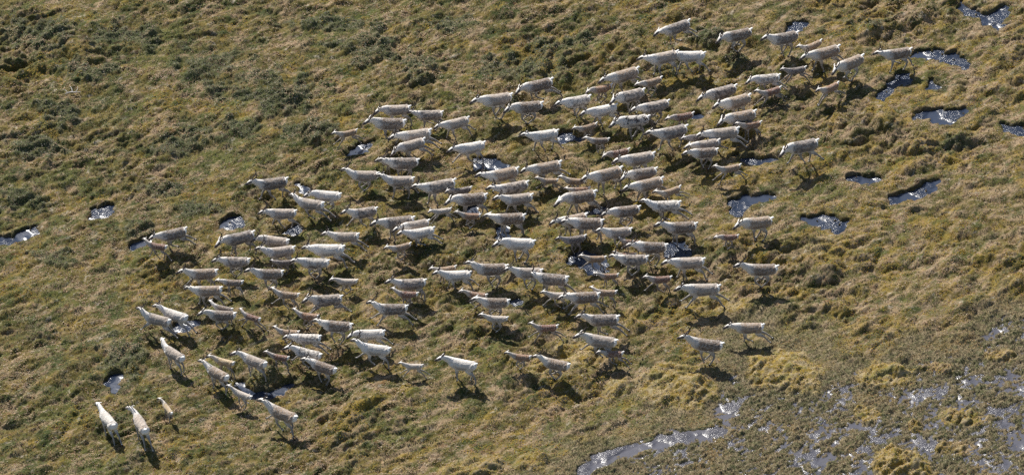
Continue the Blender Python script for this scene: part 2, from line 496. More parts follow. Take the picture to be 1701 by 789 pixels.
# heath and moss leaves
NH = 900000
r, x, y = scatter(NH, 5)
u_, v_ = swirl(x, y)
keep = (perlin(u_ / .35, v_ / .35, 41) + r.uniform(-.45, .45, NH)) > -.12
keep &= (field(bankA, x, y) < .55) & (field(fenA, x, y) < .5)
x, y = x[keep], y[keep]; n = len(x)
z = field(H, x, y); reg = field(regA, x, y)
t1 = perlin(x / 2.4, y / 1.6, 42) + .7 * perlin(x / .6, y / .5, 43) + .55 * perlin(x / 5, y / 4, 50) + r.uniform(-.16, .16, n)
t2 = perlin(x / 2.8, y / 2.1, 44) + .5 * perlin(x / .6, y / .6, 45) + .45 * (reg - .5) + .5 * perlin(x / 6, y / 5, 54) + r.uniform(-.15, .15, n)
t3 = perlin(x / 1.1, y / 1.1, 48) + .7 * perlin(u_[keep] / .45, v_[keep] / .45, 49) + r.uniform(-.18, .18, n)
c = palette([GREEN, GREEN2, OLIVE, BROWN], [2.6, 2.8, 3, 2.0], r, n)
gr = sstep(.30, -.25, reg - .5 + .35 * perlin(x / 3.5, y / 3, 56)) * .75
c = np.where((r.uniform(0, 1, n) < gr)[:, None], palette([(.034, .052, .014), (.060, .082, .022), (.095, .100, .040), (.055, .045, .022)], [3, 3, 1.6, 1.2], r, n), c)
c = np.where((t3 < -.26)[:, None], palette([BROWN, (.030, .036, .014), (.11, .070, .045)], [2, 2, 1.5], r, n), c)
c = np.where((t1 > .16)[:, None], palette([(.33, .23, .135), (.40, .32, .23), (.19, .11, .065), BROWN], [3.4, 1.4, 2.0, .9], r, n), c)
c = np.where((t2 > .38)[:, None], palette([(.29, .185, .020), (.20, .17, .022), OLIVE, RUST], [3.4, 2.4, 1.2, 1.6], r, n), c)
oc = field(ochA, x, y)
c = np.where((oc > r.uniform(.1, .8, n))[:, None], palette([(.27, .18, .035), (.22, .19, .04), (.36, .26, .15), RUST], [3, 2, 3, .8], r, n), c)
m = build_leaves('heath_plants', x, y, z, .058, r.uniform(-.005, .040, n), c, r, .10, .45)
tag(link('heath_plants', m, M_LEAF), 'low heath, moss and dry grass covering the tundra between the pools', 'heath', kind='stuff')

# willow scrub
N = 420000
r, x, y = scatter(N, 6)
s_ = field(scrA, x, y)
keep = (s_ > r.uniform(.30, 1.25, N)) & (field(bankA, x, y) < .5)
x, y = x[keep], y[keep]; n = len(x)
hh = .05 + .20 * np.abs(perlin(x / .45, y / .45, 47))
c = palette([(.046, .060, .020), (.078, .086, .040), (.165, .155, .12), (.07, .050, .030)], [3.4, 3, 2.0, 1.8], r, n)
m = build_leaves('willow_scrub', x, y, field(H, x, y), .058, hh * r.uniform(.1, 1, n), c, r, .1, .7)
tag(link('willow_scrub', m, M_LEAF), 'low dark green and grey willow scrub in patches on the upper tundra', 'scrub', kind='stuff')

# sedge in the fen
N = 330000
r, x, y = scatter(N, 8, (-2, 24.5), (-19, 3))
keep = (field(fenA, x, y) > r.uniform(.2, .9, N)) & (field(H, x, y) > FEN_Z - .004)
for w, lev, infen in pool_data:
    if infen: keep &= sdist(x, y, w) > .05
x, y = x[keep], y[keep]; n = len(x)
fp = perlin(x / 2.2, y / 1.6, 51) + .6 * perlin(x / .7, y / .6, 52) + r.uniform(-.3, .3, n)
c = palette([SEDGE, (.095, .085, .026), (.28, .21, .125), (.055, .040, .024)], [3, 1.6, 3, 1.4], r, n)
c = np.where((fp > .3)[:, None], palette([(.070, .075, .026), (.11, .10, .045), (.06, .045, .026)], [2, 2, 1.6], r, n), c)
c = np.where((fp < -.45)[:, None], palette([(.30, .21, .10), (.24, .15, .045), (.12, .08, .04)], [3, 2, 1], r, n), c)
m = build_leaves('fen_sedge', x, y, field(H, x, y), .075, .02 + r.uniform(0, .03, n), c, r, .5, .28)
tag(link('fen_sedge', m, M_LEAF), 'brown green sedge growing out of the wet fen', 'sedge', kind='stuff')

# ------------------------------------------------------------------ caribou
def coat_material():
    s = NT('caribou_coat')
    tc = s.n('ShaderNodeTexCoord').outputs['Object']
    oi = s.n('ShaderNodeObjectInfo')
    mul = s.math('MULTIPLY', oi.outputs['Random'], 60.0)
    add = s.n('ShaderNodeVectorMath', operation='ADD'); s.l(tc, add.inputs[0]); s.l(mul, add.inputs[1])
    V = add.outputs[0]
    zone = s.n('ShaderNodeAttribute', attribute_name='zone', attribute_type='GEOMETRY')
    sep = s.n('ShaderNodeSeparateColor'); s.l(zone.outputs['Color'], sep.inputs[0])
    R, G, B = sep.outputs
    base = s.attr('coat_base', 'OBJECT', 'Color'); sad = s.attr('coat_saddle', 'OBJECT', 'Color')
    n1 = s.noise(V, 5.5, 4, .6); n2 = s.noise(V, 17, 3, .6); n3 = s.noise(V, 60, 3, .6)
    f = s.math('ADD', R, s.math('MULTIPLY', s.math('SUBTRACT', n1, .5), .9))
    c = s.mix(s.ramp(f, .14, .86), base, sad)
    # shedding winter coat: darker summer hair in ragged patches on the flanks
    mo = s.attr('coat_mottle', 'OBJECT')
    pf = s.math('MULTIPLY', s.ramp(s.math('ADD', s.noise(V, 8.5, 4, .65), s.math('MULTIPLY', mo, .12)), .58, .66), s.math('MULTIPLY', s.ramp(R, .1, .5), mo))
    c = s.mix(pf, c, (.085, .066, .055))
    bl = s.attr('coat_blotch', 'OBJECT')
    bf = s.math('MULTIPLY', s.ramp(s.noise(V, 6.0, 2, .5), .53, .58), s.math('MULTIPLY', s.ramp(R, .1, .5), bl))
    c = s.mix(bf, c, (.022, .018, .020))
    c = s.mix(s.math('MULTIPLY', s.ramp(n2, .42, .62), .34), c, (.62, .58, .53))
    c = s.mix(B, c, (.84, .81, .76))
    c = s.mix(G, c, (.045, .034, .029))
    c = s.mix(s.ramp(n3, .3, .7, 0, .22), c, (.12, .10, .085))
    s.l(c, s.b.inputs['Base Color'])
    s.b.inputs['Roughness'].default_value = .88
    s.b.inputs['Specular IOR Level'].default_value = .2
    s.b.inputs['Sheen Weight'].default_value = .25
    s.b.inputs['Sheen Roughness'].default_value = .5
    s.bump(s.math('ADD', n2, s.math('MULTIPLY', n3, .5)), .6, .03)
    return s.m

def plain(name, col, rough=.6):
    s = NT(name); tc = s.n('ShaderNodeTexCoord').outputs['Object']
    c = s.mix(s.ramp(s.noise(tc, 30, 3), .35, .65, 0, .5), col, tuple(k * .5 for k in col))
    s.l(c, s.b.inputs['Base Color']); s.b.inputs['Roughness'].default_value = rough
    return s.m
M_COAT = coat_material()
M_HOOF = plain('hoof_horn', (.030, .025, .022), .5)
M_ANTLER = plain('antler_velvet', (.050, .036, .030), .8)
M_EYE = plain('dark_eye', (.010, .008, .008), .2)

def tube(path, radii, seg=12, sub=3):
    """closed tube along a Catmull-Rom path; radii = (half width across, half height)"""
    P = [np.array(p, float) for p in path]; Rr = [np.array(q, float) for q in radii]
    pts, rr = [], []
    n = len(P)
    for i in range(n - 1):
        p0, p1, p2, p3 = P[max(i - 1, 0)], P[i], P[i + 1], P[min(i + 2, n - 1)]
        for k in range(sub):
            t = k / sub
            pts.append(.5 * ((2 * p1) + (p2 - p0) * t + (2 * p0 - 5 * p1 + 4 * p2 - p3) * t * t + (3 * p1 - p0 - 3 * p2 + p3) * t ** 3))
            rr.append(Rr[i] * (1 - t) + Rr[i + 1] * t)
    pts.append(P[-1]); rr.append(Rr[-1])
    V, Fc = [], []
    m = len(pts)
    for i in range(m):
        t = pts[min(i + 1, m - 1)] - pts[max(i - 1, 0)]; t /= np.linalg.norm(t) + 1e-9
        side = np.array([0, 1.0, 0]); side = side - t * (side @ t)
        if np.linalg.norm(side) < .2: side = np.array([1.0, 0, 0]) - t * t[0]
        side /= np.linalg.norm(side); up = np.cross(t, side)
        for k in range(seg):
            a = 2 * math.pi * k / seg
            V.append(pts[i] + side * math.cos(a) * rr[i][0] + up * math.sin(a) * rr[i][1])
    for i in range(m - 1):
        for k in range(seg):
            a, b = i * seg + k, i * seg + (k + 1) % seg
            Fc.append((a, b, b + seg, a + seg))
    V.append(pts[0]); V.append(pts[-1]); c0, c1 = len(V) - 2, len(V) - 1
    for k in range(seg):
        Fc.append((c0, (k + 1) % seg, k)); Fc.append((c1, (m - 1) * seg + k, (m - 1) * seg + (k + 1) % seg))
    return V, Fc, pts, rr

def leg_points(hip, lens, angs, dy):
    p = np.array(hip, float); out = [p.copy()]
    for L, a in zip(lens, angs):
        a = rad(a)
        p = p + np.array([math.sin(a) * L, dy * L, -math.cos(a) * L]); out.append(p.copy())
    return out

# leg angles (degrees from straight down, + = forward): front: shoulder-elbow, forearm, cannon, pastern; hind: thigh, shank, cannon, pastern
POSES = {
 'e':  dict(f=[(0, 52, 50, 60), (-8, 34, 30, 45)], h=[(6, -62, -52, -62), (16, -50, -30, -50)], air=.05, pitch=0),
 'e2': dict(f=[(-8, 40, 28, 45), (-5, 55, 40, 50)], h=[(14, -58, -36, -55), (6, -66, -50, -60)], air=.04, pitch=3),
 'g':  dict(f=[(-42, -8, -62, -70), (-36, 12, -38, -50)], h=[(62, 4, 48, 55), (50, -14, 36, 40)], air=.08, pitch=0),
 'g2': dict(f=[(-46, -22, -75, -80), (-40, -4, -20, -25)], h=[(54, -10, 30, 40), (44, -24, 18, 30)], air=.03, pitch=4),
 'k':  dict(f=[(-30, 2, -6, 8), (-44, -6, -60, -70)], h=[(0, -66, -48, -62), (6, -60, -40, -55)], air=.0, pitch=-5),
 'k2': dict(f=[(-22, 20, 16, 30), (-30, -8, -22, 0)], h=[(4, -62, -40, -60), (14, -48, -20, -35)], air=.0, pitch=-3),
 'f':  dict(f=[(-4, 50, 40, 50), (-32, -10, -45, -50)], h=[(40, -30, 8, 20), (34, -42, -12, 5)], air=.0, pitch=4),
 't':  dict(f=[(-12, 26, 18, 34), (-36, -14, -40, -30)], h=[(32, -34, 4, 22), (14, -58, -34, -48)], air=.0, pitch=0),
 't2': dict(f=[(-38, -8, -55, -60), (-18, 12, 6, 22)], h=[(12, -54, -26, -40), (38, -30, 12, 28)], air=.0, pitch=0),
 'w':  dict(f=[(-24, 8, 2, 22), (-30, -4, -10, 8)], h=[(30, -38, 4, 22), (24, -46, -6, 12)], air=.0, pitch=0),
}
HEADS = {'n': (-.05, 0), 'l': (-.14, -4), 'u': (.08, 4)}

def build_body(kind, pose, head, tr_='0'):
    A = kind == 'A'
    P = dict(POSES[pose])
    if tr_ != '0':      # no two strides quite alike
        jr = random.Random(hash((ord(pose[0]), len(pose), ord(tr_), ord(head))))
        q = lambda L: [tuple(a + jr.uniform(-9, 9) for a in g) for g in L]
        P['f'], P['h'] = q(P['f']), q(P['h'])
    pr = rad(P['pitch'])
    turn = rad({'-': -20, '0': 0, '+': 20}[tr_])
    def rot(p):     # neck and head swing sideways, whole trunk pitched about its middle
        p = np.array(p, float); th = turn * float(sstep(.45, 1.0, p[0]))
        p = np.array([.45 + (p[0] - .45) * math.cos(th) - p[1] * math.sin(th), (p[0] - .45) * math.sin(th) + p[1] * math.cos(th), p[2]]) if p[0] > .45 else p
        x, y, z = p[0], p[1], p[2] - .9
        return np.array([x * math.cos(pr) - z * math.sin(pr), y, x * math.sin(pr) + z * math.cos(pr) + .9])
    w = 1.0 if A else .80          # a calf is slighter for its legs
    torso = [(-.60, .955), (-.53, .92), (-.42, .885), (-.24, .865), (0, .835), (.18, .835), (.34, .855), (.46, .89), (.56, .92)]
    tr = [(.055, .07), (.135, .160), (.180, .222), (.195, .232), (.222, .262), (.224, .275), (.192, .275), (.165, .245), (.13, .195)]
    dz, hp = HEADS[head]
    neck = [(.40, .93), (.54, .955 + .1 * dz), (.68, 1.0 + .5 * dz), (.80, 1.045 + .9 * dz), (.875, 1.07 + dz)]
    nr = [(.145, .215), (.128, .195), (.106, .160), (.086, .124), (.072, .092)]
    hc = np.array([.87, 0, 1.075 + dz]); ha = rad(-30 + hp)
    hd = np.array([math.cos(ha), 0, math.sin(ha)]); hu = np.array([-math.sin(ha), 0, math.cos(ha)])
    hl = 1.0 if A else .78
    head_p = [hc - hd * .04, hc + hd * .04, hc + hd * .12 * hl, hc + hd * .22 * hl, hc + hd * .31 * hl, hc + hd * .355 * hl]
    hr = [(.055, .065), (.086, .098), (.082, .094), (.062, .072), (.054, .060), (.030, .034)]
    parts = []     # (name, points, radii, faces, verts)
    def addp(name, path, radii, seg=12, sub=3, do_rot=True):
        path = [rot(p if len(p) == 3 else (p[0], 0, p[1])) if do_rot else p for p in path]
        V, Fc, pp, rr = tube(path, radii, seg, sub)
        parts.append((name, np.array(pp), np.array(rr), V, Fc))
        return path
    sc = lambda q: [(a * w, b * w) for a, b in q]
    addp('torso', torso, sc(tr), 18, 3)
    addp('neck', neck, sc(nr), 14, 3)
    addp('head', head_p, [(a * (1 if A else .92), b * (1 if A else .92)) for a, b in hr], 12, 2)
    # tail: short, often raised in flight
    addp('tail', [(-.55, 0, 1.00), (-.61, 0, 1.045), (-.65, 0, 1.06), (-.685, 0, 1.04)], [(.055, .05), (.056, .045), (.048, .036), (.022, .018)], 8, 2)
    for sy in (-1, 1):
        e0 = hc + hd * .0 + hu * .055 + np.array([0, sy * .048, 0])
        e1 = e0 + np.array([-.07, sy * .05, .045]); e2 = e0 + np.array([-.14, sy * .075, .075])
        addp('ear', [e0, e1, e2], [(.022, .022), (.034, .017), (.010, .010)], 8, 3)
    legs = []
    lk = 1.0 if A else 1.14
    fl = [v * lk for v in (.24, .30, .25, .095)]; hl_ = [v * lk for v in (.31, .33, .33, .095)]
    for k, sy in enumerate((-1, 1)):
        hip = rot((.36, sy * .115 * w, .86))
        pts = leg_points(hip, fl, [a + P['pitch'] * .3 for a in P['f'][k]], sy * .01)
        top = hip + np.array([.02, -sy * .02, .11])
        path = [top] + pts
        rr = [(.045, .10), (.100, .165), (.068, .092), (.040, .045), (.029, .030), (.034, .036)]
        addp('foreleg', path, [(a * (1 if i > 2 else w), b * (1 if i > 2 else w)) for i, (a, b) in enumerate(rr)], 10, 3, False)
        legs.append((pts[-1], P['f'][k][3], pts[-1] - pts[-2]))
    for k, sy in enumerate((-1, 1)):
        hip = rot((-.40, sy * .105 * w, .90))
        pts = leg_points(hip, hl_, [a + P['pitch'] * .3 for a in P['h'][k]], sy * .01)
        top = hip + np.array([0.03, 0, .07])
        path = [top] + pts
        rr = [(.06, .13), (.118, .205), (.080, .125), (.037, .049), (.029, .032), (.035, .037)]
        addp('hindleg', path, [(a * (1 if i > 2 else w), b * (1 if i > 2 else w)) for i, (a, b) in enumerate(rr)], 10, 3, False)
        legs.append((pts[-1], P['h'][k][3], pts[-1] - pts[-2]))
    V, Fc = [], []
    for nm, pp, rr, v, f in parts:
        o = len(V); V += [tuple(q) for q in v]; Fc += [tuple(i + o for i in q) for q in f]
    me = bpy.data.meshes.new('raw'); me.from_pydata(V, [], Fc); me.update()
    o = bpy.data.objects.new('raw', me); COL.objects.link(o)
    md = o.modifiers.new('r', 'REMESH'); md.mode = 'VOXEL'; md.voxel_size = .015
    ms = o.modifiers.new('s', 'SMOOTH'); ms.factor = .5; ms.iterations = 9
    dg = bpy.context.evaluated_depsgraph_get()
    body = bpy.data.meshes.new_from_object(o.evaluated_get(dg))
    bpy.data.objects.remove(o); bpy.data.meshes.remove(me)
    body.name = 'caribou_body_' + kind + pose + head + tr_
    n = len(body.vertices); co = np.empty(n * 3, np.float32); body.vertices.foreach_get('co', co); co = co.reshape(-1, 3)
    # clumped winter hair stands off the trunk and neck
    nr_ = np.empty(n * 3, np.float32); body.vertices.foreach_get('normal', nr_); nr_ = nr_.reshape(-1, 3)
    q1 = perlin(co[:, 0] * 11 + co[:, 1] * 5, co[:, 2] * 13 + co[:, 1] * 9, 61) + .7 * perlin(co[:, 0] * 24 + co[:, 1] * 11, co[:, 2] * 27 - co[:, 1] * 13, 62)
    co = co + nr_ * (q1 * .0085 * sstep(.55, .75, co[:, 2]) * sstep(.85, .6, co[:, 0]))[:, None]
    body.vertices.foreach_set('co', co.astype(np.float32).ravel())
    # which part of the animal each vertex belongs to
    best = np.full(n, 1e9); who = np.zeros(n, int); tt = np.zeros(n)
    for i, (nm, pp, rr, _, _) in enumerate(parts):
        for k in range(len(pp)):
            d = np.linalg.norm(co - pp[k], axis=1) / (rr[k].mean() + .004)
            b = d < best
            best[b] = d[b]; who[b] = i; tt[b] = k / (len(pp) - 1)
    names = np.array([p[0] for p in parts])[who]
    cx = co[:, 0] * math.cos(-pr) - (co[:, 2] - .9) * math.sin(-pr); cz = co[:, 0] * math.sin(-pr) + (co[:, 2] - .9) * math.cos(-pr) + .9
    Rz = np.zeros(n); Gz = np.zeros(n); Bz = np.zeros(n)
    tm = names != 'head'
    sad = sstep(.62, .74, cz) * sstep(-.57, -.47, cx) * (.06 + .94 * sstep(.66, .08, cx))
    Rz[tm] = sad[tm]
    tm = names == 'torso'
    Bz[tm] = (sstep(-.48, -.56, cx) * .9 + .5 * sstep(.68, .63, cz) * (0 if not A else 1))[tm]
    Gz[tm] = (.46 * sstep(.66, .74, cz) * sstep(.90, .78, cz) * sstep(-.40, -.25, cx) * sstep(.35, .15, cx) * (1 if A else .5))[tm]
    nm_ = names == 'neck'; Bz[nm_] = .30 * sstep(1.0, .85, cz)[nm_]
    Bz[names == 'tail'] = .95; Bz[names == 'ear'] = .6
    hm = names == 'head'
    hw = rot(hc); hf_ = rot(hc + hd * .2) - hw; hf_ /= np.linalg.norm(hf_)
    hx = np.clip(((co - hw) @ hf_) / (.35 * hl), 0, 1)
    hm = hm | ((names == 'neck') & (hx > .25))
    Gz[hm] = (sstep(.52, .72, hx) * 1.0)[hm]
    Bz[hm] = (.45 * sstep(.62, .3, hx))[hm]
    eyes = [rot(hc + hd * .105 * hl + hu * .034 + np.array([0, sy * .070, 0])) for sy in (-1, 1)]
    for e in eyes:
        dd = (co - e); al = dd @ hf_; ot = np.linalg.norm(dd - np.outer(al, hf_), axis=1)
        m = (np.hypot((al - .03) / .115, ot / .055) < 1) & hm
        Gz[m] = .92; Bz[m] = 0
    fm = names == 'foreleg'; hm2 = names == 'hindleg'
    for m, s0 in ((fm, .30), (hm2, .30)):
        Rz[m] = (np.maximum(Rz, .5 * sstep(.3, .45, tt)) * sstep(.62, .4, tt))[m]
        Gz[m] = (sstep(.40, .58, tt) * .64 * sstep(.93, .87, tt))[m]
        Bz[m] = (sstep(.86, .92, tt) * .9)[m]
    set_attr(body, 'zone', 'FLOAT_COLOR', np.stack([Rz, Gz, Bz, np.ones(n)], 1))
    body.shade_smooth()
    body.materials.clear(); body.materials.append(M_COAT)
    zmin = co[:, 2].min() - .03
    lift = P['air'] * (1 if A else .7) - zmin
    pitch_tot = -(ha + pr)
    return dict(body=body, lift=lift, legs=legs, eyes=eyes, poll=rot(hc + hu * .055 + hd * .015), hpitch=-(rad(hp) + pr),
                muz=rot(head_p[-1]), rump=rot((-.66, 0, 1.05)), feet=[l[0] for l in legs])

def raw_mesh(name, pieces, mat):
    V, Fc = [], []
    for v, f in pieces:
        o = len(V); V += [tuple(q) for q in v]; Fc += [tuple(i + o for i in q) for q in f]
    me = bpy.data.meshes.new(name); me.from_pydata(V, [], Fc); me.update(); me.shade_smooth(); me.materials.append(mat)
    return me

# hoof: two toes, apex up, drawn at the origin (fetlock end)
HOOF = raw_mesh('hoof', [tube([(0, sy * .012, .012), (.012, sy * .017, -.02), (.030, sy * .018, -.052)], [(.015, .022), (.020, .030), (.013, .034)], 8, 2)[:2] for sy in (-1, 1)], M_HOOF)
EYE = raw_mesh('eye', [tube([(0, -.012, 0), (0, -.005, 0), (0, .005, 0), (0, .012, 0)], [(.006, .006), (.014, .014), (.014, .014), (.006, .006)], 8, 2)[:2]], M_EYE)
def antler_mesh(sy, size, tines):
    th = .62 + .38 * size
    pts = [np.array(p) * np.array([1, sy, 1]) * size for p in [(0, .035, 0), (-.06, .06, .10), (-.14, .09, .21), (-.19, .11, .34), (-.18, .12, .46), (-.12, .11, .56)]]
    pc = [tube(pts, [(r_ * th, r_ * th) for r_ in (.027, .026, .025, .023, .020, .011)], 7, 3)[:2]]
    if tines:
        q = [np.array(p) * np.array([1, sy, 1]) * size for p in [(-.01, .045, .03), (.07, .05, .09), (.15, .04, .12)]]
        pc.append(tube(q, [(.012 * th,) * 2, (.012 * th,) * 2, (.006 * th,) * 2], 6, 3)[:2])
        q = [pts[3], pts[3] + np.array([-.06, .02 * sy, .05]) * size, pts[3] + np.array([-.13, .03 * sy, .11]) * size]
        pc.append(tube(q, [(.012 * th,) * 2, (.011 * th,) * 2, (.005 * th,) * 2], 6, 3)[:2])
    return raw_mesh('antler', pc, M_ANTLER)
ANT = {k: (antler_mesh(-1, s, t), antler_mesh(1, s, t)) for k, (s, t) in {1: (.62, False), 2: (.85, True), 3: (1.0, True)}.items()}

_cache = {}
def proto(kind, pose, head, tr_):
    key = (kind, pose, head, tr_)
    if key not in _cache:
        d = build_body(*key)
        root = bpy.data.objects.new('proto', None)
        _cache[key] = d
    return _cache[key]

# linear coat colours: base (neck, shoulders, belly), saddle (back and flanks), mottle, blotch
COATS = {
 'W': ((.76, .72, .67), (.64, .60, .55), .30, 0), 'WS': ((.76, .72, .67), (.54, .50, .45), .80, 0), 'WB': ((.76, .72, .67), (.56, .52, .47), .4, 1.0),
 'P': ((.72, .67, .61), (.36, .298, .245), .5, 0), 'PM': ((.70, .65, .59), (.355, .295, .245), 1.0, 0), 'PD': ((.68, .63, .57), (.26, .215, .185), 1.0, .35),
 'B': ((.70, .65, .58), (.27, .195, .133), .5, 0), 'D': ((.68, .63, .57), (.155, .110, .078), .5, 0), 'DM': ((.68, .63, .57), (.19, .144, .110), 1.0, 0),
 'R': ((.46, .41, .36), (.24, .122, .058), .2, 0), 'RD': ((.42, .37, .33), (.150, .060, .032), .2, 0), 'T': ((.50, .45, .39), (.27, .175, .100), .2, 0),
 'K': ((.30, .26, .24), (.105, .080, .070), .1, 0), 'L': ((.58, .53, .47), (.46, .40, .34), .2, 0), 'Y': ((.58, .52, .44), (.46, .34, .19), 0, 0),
}

